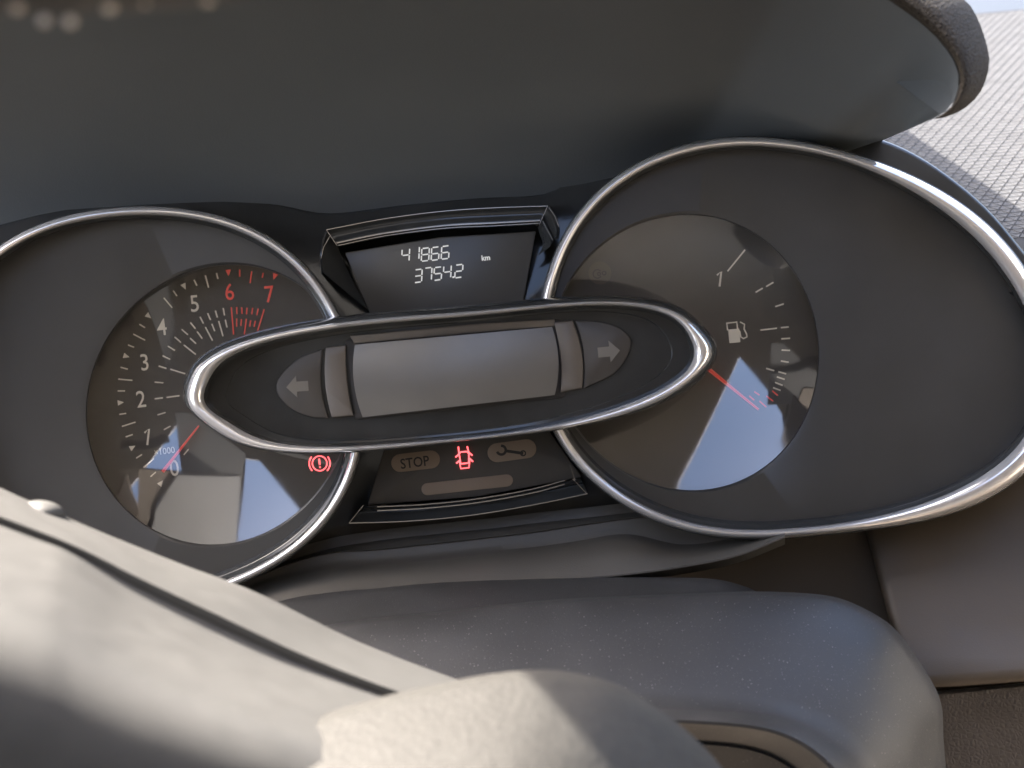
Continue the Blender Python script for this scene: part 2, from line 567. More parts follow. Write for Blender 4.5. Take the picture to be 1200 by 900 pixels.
dish(tach, inset(TDa, 1.3), tc_, wf - .9, DISH, .8)
WP = WD + .15
tickw, tickr, triw, trir = tick_mesh('tick_mark', M['print']), tick_mesh('red_tick_mark', M['print_red']), tri_mesh('scale_arrow', M['print']), tri_mesh('red_scale_arrow', M['print_red'])
zA, zB, zC = (190, 300, .13333), (120, 360, .13333), (130, 460, .13333)
def zp(z, x, y):
    return (z[0] + x * z[2], z[1] + y * z[2])
ticks = [(zA, 15, 368, 88, 455), (zA, 97, 305, 130, 352), (zA, 280, 210, 305, 260), (zA, 380, 172, 408, 278), (zA, 478, 150, 490, 200),
         (zB, 325, 150, 375, 180), (zB, 272, 237, 375, 290), (zB, 225, 332, 278, 352), (zB, 160, 528, 222, 545), (zB, 140, 632, 262, 643), (zB, 135, 736, 197, 736),
         (zC, 75, 192, 133, 183), (zC, 97, 298, 215, 260), (zC, 130, 390, 190, 370), (zC, 222, 577, 273, 545), (zC, 287, 658, 378, 582), (zC, 348, 740, 395, 698),
         (zA, 110, 712, 165, 760), (zA, 172, 645, 226, 692), (zA, 248, 585, 292, 638), (zA, 333, 535, 362, 592), (zA, 400, 503, 425, 562), (zA, 468, 480, 485, 540), (zA, 537, 458, 548, 522),
         (zA, 190, 782, 296, 865), (zA, 245, 722, 297, 770), (zA, 308, 665, 352, 725), (zA, 380, 625, 442, 742), (zA, 437, 597, 462, 660), (zA, 497, 572, 535, 705), (zA, 555, 560, 570, 628),
         (zB, 575, 342, 637, 380), (zB, 530, 427, 595, 458), (zB, 495, 517, 562, 538), (zB, 597, 545, 728, 585), (zB, 460, 658, 535, 665), (zB, 460, 805, 530, 797), (zB, 565, 793, 677, 778),
         (zC, 410, 197, 480, 175), (zC, 465, 327, 523, 295), (zC, 640, 548, 682, 498)]
for z, a, b, c, d in ticks:
    place_bar('tick_mark', tickw, zp(z, a, b), zp(z, c, d), 1.5, WP, dial)
red = [(682, 120, 682, 180), (787, 135, 773, 238), (888, 148, 880, 192), (608, 450, 628, 690), (655, 450, 657, 510), (700, 452, 702, 508), (745, 455, 742, 512), (795, 455, 788, 512), (845, 462, 832, 520),
       (897, 468, 828, 695), (655, 550, 655, 620), (697, 555, 692, 615), (740, 552, 722, 690), (778, 565, 770, 620), (820, 570, 808, 622)]
for a, b, c, d in red:
    place_bar('tick_mark', tickr, zp(zA, a, b), zp(zA, c, d), 1.4, WP, dial)
TC = (276, 456)
for i, (z, x, y) in enumerate([(zC, 440, 793), (zC, 192, 480), (zC, 87, 88), (zB, 212, 432), (zB, 408, 80), (zA, 195, 270), (zA, 582, 148), (zA, 988, 182)]):
    c = Vector(zp(z, x, y))
    d = (Vector(TC) - c).normalized() * 3.6
    place_bar('scale_arrow', trir if i > 5 else triw, c - d, c + d, 6.4, WP, dial)
def numeral_one(cx, cy, h, root):
    f = lambda a, b: (cx + a * h + b * h * .115, cy - b * h + a * h * -.115)
    strokes('numeral', [[f(-.24, .28), f(.02, .49), f(.02, -.5)]], 2.3, WP, M['print'], root)
numeral_one(173.3, 512.1, 19.0, dial)
for s, x, y in (('0', 204.3, 548.3), ('2', 165.2, 467.6), ('3', 169.3, 424.5), ('4', 189.5, 383.3), ('5', 227.9, 355.7), ('6', 268.9, 342), ('7', 316, 344.7)):
    text('numeral', s, (x, y), 19.4, ROT, WP, M['print_red'] if s in '67' else M['print'], dial, xs=.86, bold=.003)
text('unit_mark', '×1000', (192.7, 528.5), 7.6, ROT + 1, WP, M['print'], dial, xs=.9)

def needle(root, base, tip, w0, w1, w, bright=True):
    b, t = Vector(base), Vector(tip)
    d = (t - b).normalized()
    n = Vector((-d.y, d.x))
    ring = lambda c, r, h: [P(*(c + n * r), w), P(*(c + n * r * .5), w + h), P(*(c - n * r * .5), w + h), P(*(c - n * r), w), P(*(c - n * r * .9), w - .8), P(*(c + n * r * .9), w - .8)]
    return loft('needle', [ring(b, w0 / 2, .8), ring(b.lerp(t, .5), (w0 + w1) / 4, .8), ring(t, w1 / 2, .6)], M['needle'], root, cap0=True, cap1=True, sharp=30)
needle(tach, (233, 499), (190.5, 553), 1.8, 4.2, WD + 1.2)
# brake warning light
bl = strokes('brake_light', [([(x, y) for x, y in arc(374.6, 543, 8.6, 0, 360, 28)], 1.6), (arc(374.6, 543, 12.2, 140, 225, 12), 1.7), (arc(374.6, 543, 12.2, 40, -45, 12), 1.7),
                             ([(373.9, 537.5), (374.8, 544.8)], 2.0), ([(374.9, 546.5), (375.1, 548.3)], 2.0)], 1.6, WP, M['lit_red'], dial)

# ------------------------------------------------------------------ fuel gauge
fuel = thing('fuel_gauge', 'round fuel gauge marked 1 with a pump symbol in a wide chrome bezel ring', 'fuel gauge', P(900, 420, -5))
def fthick(i):
    x, y = F_out[i]
    k = max(0, min(1, (x - 960) / 240))
    return 10.6 + (17 if y > 400 else 12) * k * k * (3 - 2 * k)
fb_o, wf2 = bezel(fuel, F_out, fthick, 12)
fd_pts = [(800, 250), (960, 410), (800, 575), (740, 560), (690, 523), (927, 525), (956, 440), (954, 370), (920, 300), (870, 267), (720, 278), (770, 254), (645, 412), (655, 350), (665, 480), (830, 573), (880, 556)]
fc_ = (800, 412)
FD = fit(fd_pts, fc_, 0, 160, 162, 3)
fbo, FDa = align(fb_o, fc_), align(FD, fc_)
FDa = clip_in(FDa, fbo, fc_)
loft('gauge_face', [up(fbo, wf2), up(mixo(FDa, fbo, .05), wf2), up(FDa, wf2 - .5), up(inset(FDa, 1.2), wf2 - 1.0), up(inset(FDa, 1.4), WD)], M['face'], fuel, sharp=30)
fdo = inset(FDa, 1.0)
fdial = loft('dial', [up(fdo, WD - .8), up(fdo, WD)], M['dial'], fuel, cap1=True, sharp=30)
dish(fuel, inset(FDa, 1.3), fc_, wf2 - .9, DISH)
z1, z2 = (820, 270, .116667), (820, 365, .116667)
for z, a, b, c, d in [(z1, 455, 195, 280, 410), (z1, 740, 522, 668, 563), (z1, 632, 580, 562, 622), (z1, 843, 738, 760, 765), (z2, 610, 187, 775, 168), (z2, 815, 163, 893, 155), (z2, 820, 275, 907, 270),
                      (z2, 822, 388, 907, 392), (z2, 815, 497, 893, 510), (z2, 668, 572, 748, 595), (z2, 790, 605, 868, 627), (z2, 775, 657, 853, 682), (z2, 757, 712, 832, 742), (z2, 737, 765, 812, 793)]:
    place_bar('tick_mark', tickw, zp(z, a, b), zp(z, c, d), 1.7, WP, fdial)
for p, q in (((905, 458), (911.5, 463.5)), ((898, 464), (906, 470)), ((890, 470), (898, 477)), ((884, 459), (890, 463)), ((878, 464), (884, 469))):
    place_bar('tick_mark', tickr, p, q, 1.5, WP, fdial)
numeral_one(843.9, 327, 17.5, fdial)
pump = lambda x, y: zp(z2, x, y)
strokes('pump_symbol', [([pump(292, 250), pump(402, 240)], 16.0), ([pump(280, 190), pump(272, 118), pump(372, 106), pump(382, 190)], 1.7),
                        ([pump(385, 185), pump(402, 200), pump(412, 255), pump(440, 272), pump(475, 255), pump(470, 225), pump(445, 175), pump(450, 130), pump(405, 105)], 1.6)], 1.6, WP, M['print'], fdial)
slab('airbag_light', arc(703, 320, 13.5, 0, 360, 24)[:-1], WP, .1, M['lampfaint'], fdial)
strokes('airbag_symbol', [arc(700, 321, 5, 40, 330, 14), arc(708, 320, 2.2, 0, 360, 10), arc(702, 321, 1.8, 0, 360, 8)], 1.2, WP + .12, M['symbol_dark'], fdial)
needle(fuel, (826, 429), (889, 480), 5.0, 2.6, WD + 1.2)

# ------------------------------------------------------------------ odometer display
odo = thing('odometer_display', 'grey trip display reading 41866 km and 3754.2 above the indicator pod', 'display', P(510, 310, -4))
lcd_o = rounded([(404, 296), (515, 278), (628, 271), (610, 372), (441, 384)], 1.5, 2)
lcd = slab('screen', lcd_o, -3.0, 9.5, M['lcd'], odo, .8, .2)
seg = {'a': (0, 1, 1, 1), 'b': (1, 1, 1, .5), 'c': (1, .5, 1, 0), 'd': (0, 0, 1, 0), 'e': (0, 0, 0, .5), 'f': (0, .5, 0, 1), 'g': (0, .5, 1, .5)}
dig = {'0': 'abcdef', '1': 'bc', '2': 'abged', '3': 'abgcd', '4': 'fgbc', '5': 'afgcd', '6': 'afgedc', '7': 'abc', '8': 'abcdefg'}
z4 = (440, 270, .13333)
def digit(ch, x0, y0, wd, ht):
    lines = []
    for s in dig[ch]:
        a, b, c, d = seg[s]
        g = .09
        if a == c: b, d = b + (d - b) * g, d - (d - b) * g
        else: a, c = a + (c - a) * g * 1.3, c - (c - a) * g * 1.3
        f = lambda u, v: zp(z4, x0 + u * wd + (v - .5) * 6, y0 - v * ht - u * wd * .13)
        lines.append([f(a, b), f(c, d)])
    strokes('digit', lines, 1.5, -2.75, M['digit'], lcd)
for ch, x, y in (('4', 232, 278), ('1', 318, 262), ('8', 405, 272), ('6', 492, 264), ('6', 580, 254)):
    digit(ch, x, y, 66, 112)
for ch, x, y in (('3', 342, 460), ('7', 428, 445), ('5', 515, 440), ('4', 598, 425), ('2', 700, 418)):
    digit(ch, x, y, 66, 112)
strokes('decimal_point', [[zp(z4, 676, 412), zp(z4, 692, 410)]], 1.9, -2.75, M['digit'], lcd)
text('unit_mark', 'km', zp(z4, 970, 240), 6.4, 5.5, -2.75, M['digit'], lcd, xs=.95, bold=.02)

def sh_(pts, d):
    return [(x, y + d) for x, y in pts]

def strip(name, rows, mat_, root, n=48, sharp=45, closed=False):
    """open loft through rows of (points, w): each row a polyline in photo pixels"""
    rings = []
    for pts, w in rows:
        c = curve([(p[0], p[1], p[2] if len(p) > 2 else w) for p in pts], n)
        rings.append([P(v.x, v.y, v.z) for v in c])
    return loft(name, rings, mat_, root, closed=closed, sharp=sharp)

top = [(382, 269), (450, 256), (520, 247), (580, 243), (642, 241)]
low = [(397, 288), (450, 277), (520, 268), (580, 265), (631, 262)]
def between(a, b, t, dy=0):
    return [(p[0] + (q[0] - p[0]) * t, p[1] + (q[1] - p[1]) * t + dy) for p, q in zip(a, b)]
strip('top_trim', [(between(top, low, 0, -.6), -14), (between(top, low, 0, -.4), 3.0), (between(top, low, .04), 3.6), (between(top, low, .09), 3.2), (between(top, low, .25), 1.8), (between(top, low, .5), 1.6),
                   (between(top, low, .72), 2.6), (between(top, low, .82), 2.6), (between(top, low, .9), 1.6), (between(top, low, .95), 1.8), (between(top, low, 1), 1.2), (between(top, low, 1.06), -3.3)], M['gloss'], odo, 60, 60)
strip('side_trim', [([(644, 241), (652, 254), (656, 268), (655, 280)], 3), ([(641, 245), (648, 258), (652, 270), (652, 280)], 3.4), ([(636, 254), (643, 268), (648, 279), (649, 283)], 1.0), ([(634, 260), (640, 270), (645, 281), (646, 286)], 2.4), ([(632, 263), (637, 272), (642, 283), (643, 290)], 0), ([(630, 266), (633, 276), (636, 288), (630, 300)], -3.3)], M['gloss'], odo, 16, 40)
strip('side_trim', [([(381, 270), (376, 285), (374, 300), (376, 320)], -14), ([(381.5, 270), (376.8, 285), (375, 300), (377, 320)], 3), ([(383, 272), (378.6, 286), (377, 300), (379, 320)], 3.2), ([(396, 289), (402, 305), (414, 330), (432, 364)], -3.3)], M['gloss'], odo, 16, 40)

for pa, pw, wa in ((between(top, low, .02), .9, 3.8), (between(top, low, .83), 1.5, 2.9), (between(top, low, .97), 1.3, 1.7)):  # reflected light along the gloss edges, built as thin strips
    strokes('edge_glint', [[(v.x, v.y) for v in curve(pa, 40)]], pw, wa, M['glint'], odo, .5)
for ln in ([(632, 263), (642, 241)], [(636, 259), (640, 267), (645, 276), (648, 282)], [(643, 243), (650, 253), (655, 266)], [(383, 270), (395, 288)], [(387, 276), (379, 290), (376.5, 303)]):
    strokes('edge_glint', [ln], .6, 3.9, M['glint'], odo, .5)

# ------------------------------------------------------------------ warning light window
warn = thing('warning_light_panel', 'dark window with STOP and spanner lamps and a red door symbol below the pod', 'warning panel', P(555, 560, -4))
wwin = slab('window', rounded([(452, 520), (560, 505), (640, 500), (668, 540), (682, 559), (560, 582), (431, 592)], 2, 2), -3.2, 9.5, M['lampgrey'], warn, .8, .2)
z5 = (440, 500, .166667)
def lozenge(pts, r):
    return rounded([zp(z5, *p) for p in pts], r, 6)
def capsule(a, b, r, n=10):
    a, b = Vector(a), Vector(b)
    t = math.degrees(math.atan2(-(b.y - a.y), b.x - a.x))
    return arc(b.x, b.y, r, t - 90, t + 90, n) + arc(a.x, a.y, r, t + 90, t + 270, n)
sl = slab('stop_light', capsule((469, 542.6), (505, 538.4), 10.6), -3.0, .3, M['lampoff'], wwin, .5, .1)
sl.data.materials[0] = M['lampoff']
text('stop_lettering', 'STOP', zp(z5, 277, 250), 12.0, ROT + .8, -2.85, M['symbol_dark'], wwin, xs=.86, bold=.012)
slab('service_light', capsule((582.5, 530.5), (617.5, 525.8), 11.2), -3.0, .3, M['lampoff'], wwin, .5, .1)
q5 = lambda x, y: zp(z5, x, y)
strokes('spanner_symbol', [([q5(915, 170), q5(1040, 188)], 3.4), (arc(*q5(885, 165), 5.2, -160, 95, 14), 3.0), (arc(*q5(1038, 187), 2.9, 0, 360, 12), 1.6)], 3, -2.85, M['symbol_dark'], wwin)
slab('lamp_bar', capsule((501, 573.2), (594, 563.0), 7.2), -3.0, .3, M['lampoff'], wwin, .5, .1)
strokes('door_light', [[q5(583, 140), q5(587, 185), q5(600, 262), q5(655, 255), q5(657, 188), q5(645, 138)], [q5(585, 192), q5(600, 178), q5(640, 175), q5(657, 186)],
                       [q5(590, 240), q5(600, 295), q5(658, 288), q5(662, 235)], [q5(593, 262), q5(660, 255)], ([q5(590, 192), q5(562, 215)], 1.8), ([q5(595, 235), q5(568, 258)], 1.8), ([q5(655, 180), q5(682, 203)], 1.8), ([q5(660, 222), q5(686, 246)], 1.8)],
        1.7, -2.85, M['lit_red'], wwin)
wt = [(430, 592.5), (500, 589), (560, 583), (620, 573), (680, 560)]
wb = [(409, 613.5), (480, 611), (550, 604.5), (620, 593), (689, 579)]
strip('lower_trim', [(between(wt, wb, -.03), -13), (between(wt, wb, .0), -2), (between(wt, wb, .08), -.6), (between(wt, wb, .2), -1.2), (between(wt, wb, .26), -.6), (between(wt, wb, .36), -2), (between(wt, wb, .6), -1.6),
                     (between(wt, wb, .9), 1.4), (between(wt, wb, .97), 1.6), (between(wt, wb, 1.0), .8), (between(wt, wb, 1.02), -14)], M['gloss'], warn, 60, 60)

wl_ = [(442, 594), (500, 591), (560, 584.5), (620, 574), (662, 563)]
for pa, pw, wa in ((wl_, 1.2, .1), (sh_(wl_, 4.5), 1.4, 0), (between(wt, wb, .98), 1.1, 2.0)):  # light lines on the lower gloss trim, built as strips too
    strokes('edge_glint', [[(v.x, v.y) for v in curve(pa, 40)]], pw, wa, M['glint'], warn, .5)
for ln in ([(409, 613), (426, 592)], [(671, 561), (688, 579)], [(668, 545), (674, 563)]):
    strokes('edge_glint', [ln], .6, 2.0, M['glint'], warn, .5)

# ------------------------------------------------------------------ indicator pod
pod = thing('indicator_pod', 'long oval chrome ringed pod with a silver screen between the two gauges', 'display pod', P(525, 440, 5))
po = [(218, 466), (229, 437), (253, 413), (307, 394), (387, 379), (519, 367), (600, 360), (687, 353.5), (730, 352.5), (773, 359), (806, 374), (825, 393), (833, 406), (830, 423), (817, 440), (784, 464), (752, 479), (687, 497), (600, 511), (519, 519), (413, 530), (333, 529), (267, 514), (240, 495), (224, 477)]
pi_ = [(239, 466), (244, 445), (267, 421), (307, 402), (387, 386.5), (460, 378), (519, 373), (600, 366), (687, 358), (730, 359), (773, 366), (799, 382), (811, 399), (813, 415), (804, 434), (773, 458), (730, 474), (687, 489.5), (600, 506), (519, 515), (413, 523), (333, 520), (280, 503), (253, 485)]
PC = (525.5, 438)
PO = fit(po, PC, 5.6, 308, 76, 8, n=320, reg=.0004)
PI = fit(pi_, PC, 5.6, 288, 70, 8, n=320, reg=.0004)
W0 = 24
loft('bezel_ring', [up(mixo(PO, PI, t), W0 + h) for t, h in ((0, -3), (.03, -1.6), (.12, -.5), (.3, .4), (.5, .6), (.7, .2), (.88, -.9), (1, -2.4))], M['chrome'], pod, sharp=80)
fl = inset(PO, lambda i: -6.5 + 6.0 * max(0, min(1, (PO[i][1] - 450) / 40)))
loft('housing', [up(PO, W0 - 2.6), up(inset(PO, -1), W0 - 2.8), up(mixo(PO, fl, .7), W0 - 4.5), up(fl, W0 - 7), up(mixo(PO, fl, 1.1), W0 - 12), up(mixo(PO, fl, .9), -13)], M['gloss'], pod, sharp=50)
pf = inset(PI, 4)
pf2 = [(PC[0] + (x - PC[0]) * .925, PC[1] + (y - PC[1]) * .97) for x, y in pf]
pf3 = [(PC[0] + (x - PC[0]) * .92, PC[1] + (y - PC[1]) * .955) for x, y in pf]
WS = W0 - 8
loft('face', [up(PI, W0 - 2.5), up(inset(PI, 2), W0 - 5), up(pf, WS + .6), up(pf2, WS + .5), up(pf3, WS)], M['gloss'], pod, cap1=True, sharp=30)
# silver screen, a shallow cylinder
def grid(name, tl, tr, br, bl_, bulge, w, mat_, root, n=26, m=16, sag=0.0):
    tl, tr, br, bl_ = map(Vector, (tl, tr, br, bl_))
    rows = []
    for j in range(m + 1):
        v = j / m
        row = []
        for i in range(n + 1):
            u = i / n
            p = tl.lerp(tr, u).lerp(bl_.lerp(br, u), v)
            side = 4 * v * (1 - v)
            p = p + Vector((-6 * side * (1 - u) + 6 * side * u, 0))
            top_ = max(0.0, .6 - v) / .6
            row.append(P(p.x, p.y, w + bulge * (1 - top_ ** 2) - 1.0 * max(0, v - .6) ** 2 / .16 + sag * 4 * u * (1 - u)))
        rows.append(row)
    return rows
rows = grid('screen', (416, 404), (647, 383), (650, 463), (425, 489), 1.5, WS + .7, None, None, sag=2.2)
n = len(rows[0])
edge_rows = [[P(*q, WS - .3) for q in []]]
scr = loft('screen', rows, M['silver'], pod, closed=False, sharp=60)
# dark gasket the screen sits in
slab('screen_gasket', rounded([(404, 398), (658, 374), (662, 466), (416, 492)], 5, 4), WS + .45, .4, M['symbol_dark'], pod, .8, .2)
slab('upper_strip', rounded([(410, 393.5), (560, 379.5), (650, 374), (650, 382), (415, 402.5)], 1, 2), WS + 1.0, .8, M['bar'], pod, .8, .3)
def bulged(tl, tr, br, bl_, cl, cr_):
    a = [(tl[0] + (bl_[0] - tl[0]) * k / 8 + cl * 4 * k / 8 * (1 - k / 8), tl[1] + (bl_[1] - tl[1]) * k / 8) for k in range(9)]
    b = [(tr[0] + (br[0] - tr[0]) * k / 8 + cr_ * 4 * k / 8 * (1 - k / 8), tr[1] + (br[1] - tr[1]) * k / 8) for k in range(9)]
    return a[::-1] + b
slab('divider', bulged((382, 407), (405, 404.5), (414, 487), (389, 489.5), -4.5, -2.5), WS + 1.3, 1.2, M['bar'], pod, 1.4, .5)
slab('divider', bulged((649, 377.5), (671, 375.5), (682, 455), (657, 460), 3.5, 5.5), WS + 1.3, 1.2, M['bar'], pod, 1.4, .5)
def dsh(p):
    return [(v.x, v.y) for v in p]
li = slab('turn_indicator', dsh(curve([(379, 409), (350, 420), (327, 443), (325, 461), (340, 478), (362, 488), (385, 490)], 26)) + dsh(curve([(385, 490), (378, 465), (376, 435), (379, 409)], 10))[1:-1], WS + .8, .7, M['lampgrey'], pod, 1.0, .3)
ri = slab('turn_indicator', dsh(curve([(674, 376), (700, 377), (725, 384), (739, 398), (736, 415), (720, 437), (684, 455)], 26)) + dsh(curve([(684, 455), (685, 430), (682, 400), (674, 376)], 10))[1:-1], WS + .8, .7, M['lampgrey'], pod, 1.0, .3)
def arrow(c, d, rot, root):
    pts = [(-1.05, 0), (-.1, -.92), (-.1, -.42), (.95, -.42), (.95, .42), (-.1, .42), (-.1, .92)]
    cr, sr = math.cos(R(rot)), math.sin(R(rot))
    o = []
    for x, y in pts:
        x, y = x * 13 * d, y * 14
        o.append((c[0] + x * cr + y * sr, c[1] - x * sr + y * cr))
    slab('arrow', o, WS + 1.0, .15, M['arrow'], root, smooth=False)
arrow((349, 453), 1, 4, li)
arrow((713, 412), -1, 6, ri)

# ================================================================== hood over the gauges
hood = thing('cluster_hood', 'dark grey hood arching over the gauges with a padded grained lip', 'hood', P(600, 240, -16))
hA = [(-220, -70), (100, -80), (400, -90), (700, -80), (900, -60), (980, -35), (1041, 0), (1087, 34), (1114, 65), (1124, 93), (1116, 123), (1094, 139)]
hB = [(-220, 330), (0, 300), (200, 285), (420, 280), (640, 262), (800, 215), (920, 190), (985, 180), (1010, 172), (1022, 168), (1028, 166), (1033, 165)]
n = 90
cA, cB_ = curve(hA, n), curve(hB, n)
rows = []
for k in range(21):
    t = k / 20
    row = []
    for i in range(n):
        a, b = cB_[i], cA[i]
        q = a.lerp(b, t)
        row.append(P(q.x, q.y, -16 + 112 * t ** (1.7 - .75 * min(1, max(0, (i / (n - 1) - .80) / .12)))))
    rows.append(row)
# outer skin: from the front edge over the top and forward to the windscreen, so the hood has its real body and casts its shade
outer = []
for fwd, dn in ((.004, 0), (.05, 0), (.16, 0), (.34, -.012)):
    row = []
    for i in range(n):
        f = min(1, max(0, (i / (n - 1) - .86) / .14))
        q = rows[20][i] + Vector((0, 0, .012)) * (1 - f) + CR * .003 * f
        row.append(q + Vector((0, fwd, dn)))
    outer.append(row)
loft('hood_shell', rows + outer, M['hood'], hood, closed=False, sharp=60)
# padded lip: a roll that follows the front edge
lipi = [(-220, -75), (100, -85), (400, -95), (700, -84), (900, -62), (980, -36), (1041, 0), (1087, 34), (1115, 65), (1125, 93), (1115, 125), (1095, 139)]
lipo = [(-220, -150), (100, -160), (400, -165), (700, -150), (930, -120), (1040, -80), (1126, -4), (1144, 18), (1157, 55), (1159, 78), (1150, 106), (1133, 125), (1112, 136), (1095, 139.5)]
ci, co = curve(lipi, 120), curve(lipo, 120)
rings = []
for k in range(11):
    a = math.pi * k / 10
    t = (1 - math.cos(a)) / 2
    rings.append([P(*(ci[i].lerp(co[i], t)), 96 + 13 * math.sin(a) - 14 * t) for i in range(120)])
rings.append([P(*(co[i]), 60) for i in range(120)])
loft('lip', rings, M['leather'], hood, closed=False, sharp=60)

# ================================================================== dash top
DZ = P(1200, 312, -14).z
dash = thing('dashboard_top', 'sunlit grey dash top with a pressed triangle pattern right of the hood', 'dashboard', PZ(1150, 200, DZ))
far_l, far_r = PZ(200, 30, DZ), PZ(1900, -42, DZ)
far_l, far_r = PZ(1100, 20, DZ), PZ(1200, 11, DZ)
e = (far_r - far_l)
far_l, far_r = far_l - e * 9, far_l + e * 14
nl, nr = PZ(600, 330, DZ), PZ(1900, 420, DZ)
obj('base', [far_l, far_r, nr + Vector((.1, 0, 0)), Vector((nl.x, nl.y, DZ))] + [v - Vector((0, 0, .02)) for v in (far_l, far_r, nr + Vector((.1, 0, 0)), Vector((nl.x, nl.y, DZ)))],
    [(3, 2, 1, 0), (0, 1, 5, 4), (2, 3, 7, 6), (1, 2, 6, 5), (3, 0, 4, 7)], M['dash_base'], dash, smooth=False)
# pressed triangles: every tile its own raised facet, too many to pick apart singly
tv, tf = [], []
side = .0048
hgt = side * math.sqrt(3) / 2
o0 = PZ(1010, 170, DZ)
ang = R(-3)
ex, ey = Vector((math.cos(ang), math.sin(ang), 0)), Vector((-math.sin(ang), math.cos(ang), 0))
def to_px(v):
    d = v - CAM
    z = -d.dot(CB)
    return (600 + d.dot(CR) / z * D / S, 450 - d.dot(CU) / z * D / S)
def far_limit(v):
    n_ = Vector((-(far_r - far_l).y, (far_r - far_l).x, 0)).normalized()
    return (v - far_l).dot(n_)
for j in range(-30, 110):
    for i in range(-20, 110):
        for kk in (0, 1):
            b = o0 + ex * ((i + (j % 2) * .5) * side) + ey * (j * hgt)
            tri = [b, b + ex * side, b + ex * side * .5 + ey * hgt] if kk == 0 else [b + ex * side, b + ex * side * 1.5 + ey * hgt, b + ex * side * .5 + ey * hgt]
            c = (tri[0] + tri[1] + tri[2]) / 3
            px = to_px(c)
            if not (1000 < px[0] < 1290 and 2 < px[1] < 380) or far_limit(c) > -.004:
                continue
            k0 = len(tv)
            h = .00022 + random.uniform(-.00004, .00004)
            tv += [c + (v - c) * .86 + Vector((0, 0, .00002)) for v in tri] + [c + (v - c) * .80 + Vector((0, 0, h)) for v in tri] + [c + Vector((random.uniform(-.0003, .0003), random.uniform(-.0003, .0003), h * .2))]
            tf += [(k0, k0 + 1, k0 + 4, k0 + 3), (k0 + 1, k0 + 2, k0 + 5, k0 + 4), (k0 + 2, k0, k0 + 3, k0 + 5), (k0 + 3, k0 + 4, k0 + 6), (k0 + 4, k0 + 5, k0 + 6), (k0 + 5, k0 + 3, k0 + 6)]
tg = obj('pressed_triangle', tv, tf, M['dash'], dash, smooth=False)
tag(tg, kind='stuff')
bon = [PZ(900, 14, DZ - .03), PZ(1500, -20, DZ - .03), PZ(1500, -20, DZ - .03) + Vector((.5, 1.2, -.02)), PZ(900, 14, DZ - .03) + Vector((-.8, 1.2, -.02))]
bon[0] += Vector((-.6, -.15, 0)); bon[1] += Vector((.2, -.15, 0))
bo = obj('car_bonnet', bon + [v - Vector((0, 0, .02)) for v in bon], [(0, 1, 2, 3), (1, 0, 4, 5), (0, 3, 7, 4), (2, 1, 5, 6), (3, 2, 6, 7)], M['bonnet'], None, False, at=bon[0])
tag(bo, 'pale blue grey strip beyond the far edge of the dash top', 'bonnet')

# ================================================================== panels below the gauges
ledge_a = [(200, 712), (300, 672), (380, 646.7), (430, 637.5), (480, 631), (578, 621), (627, 615), (693, 608), (760, 601), (900, 592), (1000, 590)]
ledge_b = [(200, 716), (300, 675), (380, 649), (438, 644), (497, 638), (560, 631), (627, 623), (693, 613), (760, 605), (900, 597), (1000, 595)]
ledge_c = [(200, 740), (300, 690), (380, 669), (430, 664), (480, 660), (578, 649.5), (627, 645), (677, 638), (735, 630), (800, 642), (860, 634), (920, 618)]
ledge_d = [(200, 745), (300, 695), (380, 674), (430, 668), (480, 664), (578, 654), (627, 650), (677, 643), (735, 635), (800, 647), (860, 637), (920, 620)]
ledge_e = [(200, 780), (300, 715), (380, 695), (447, 689), (497, 684), (578, 681), (627, 680), (677, 677), (715, 674), (780, 666), (860, 651), (920, 628)]
led = thing('lower_trim_ledge', 'stepped dark trim ledge running under the gauges above the column cover', 'trim', P(560, 680, 0))
sh = lambda pts, d: [(x, y + d) for x, y in pts]
strip('ledge', [(sh(ledge_a, -14), -8), (sh(ledge_a, -2), -7), (ledge_a, -5.5), (between(ledge_a, ledge_b, .6), -2.5), (ledge_b, -1.6), (sh(ledge_b, 1.5), -2.4), (between(ledge_b, ledge_c, .5), -2), (sh(ledge_c, -4), -1),
                (ledge_c, 1.5), (ledge_d, 5), (between(ledge_d, ledge_e, .5), 12), (ledge_e, 16), (sh(ledge_e, 2), 16), (sh(ledge_e, 10), 6)], M['trim'], led, 90, 40)
pan = [(690, 560), (1320, 560), (1320, 900), (690, 900)]
pl = loft('shaded_panel', [up(pan, -30), up(pan, -16.6), up(inset(pan, 2), -16)], M['panel'], None, cap1=True, at=P(950, 660, -18), sharp=30)  # set back: the panel's shadow edge is built as a step
tag(pl, 'dark shaded dash panel between the right gauge and the column cover', 'panel')
sp = thing('side_panel', 'smooth brown grey dash panel below the wide end of the right gauge', 'panel', P(1120, 800, -4))
def spx(y, d):
    return 1012 + (y - 612) * .26 + d
ys = [540, 580, 612, 650, 690, 730, 770, 790, 800.5, 806]
wz = [-14, -12, -9, -4, 2, 8, 14, 17, 17.5, 15]
rows_ = []
for d, k in ((0, -16), (1.5, -3), (6, -.8), (14, 0), (60, 0), (120, .5), (320, 1)):  # left edge steps forward in place of a shadow edge
    rows_.append([P(spx(y, d), y - (max(0, spx(y, d) - 1100) * .075 if y > 780 else 0), (w + k) if d else -16) for y, w in zip(ys, wz)])
loft('panel_skin', rows_, M['panel'], sp, closed=False, sharp=70)
kp = [(850, 832), (1100, 809.5), (1320, 789), (1320, 1050), (850, 1050)]
kn = loft('knee_panel', [up(kp, -20), up(kp, 5), up(inset(kp, 1.5), 8), up(inset(kp, 5), 9)], M['knee'], None, cap1=True, at=P(1150, 900, -14), sharp=30)
tag(kn, 'grained knee panel in the lower right corner under the smooth panel', 'panel')

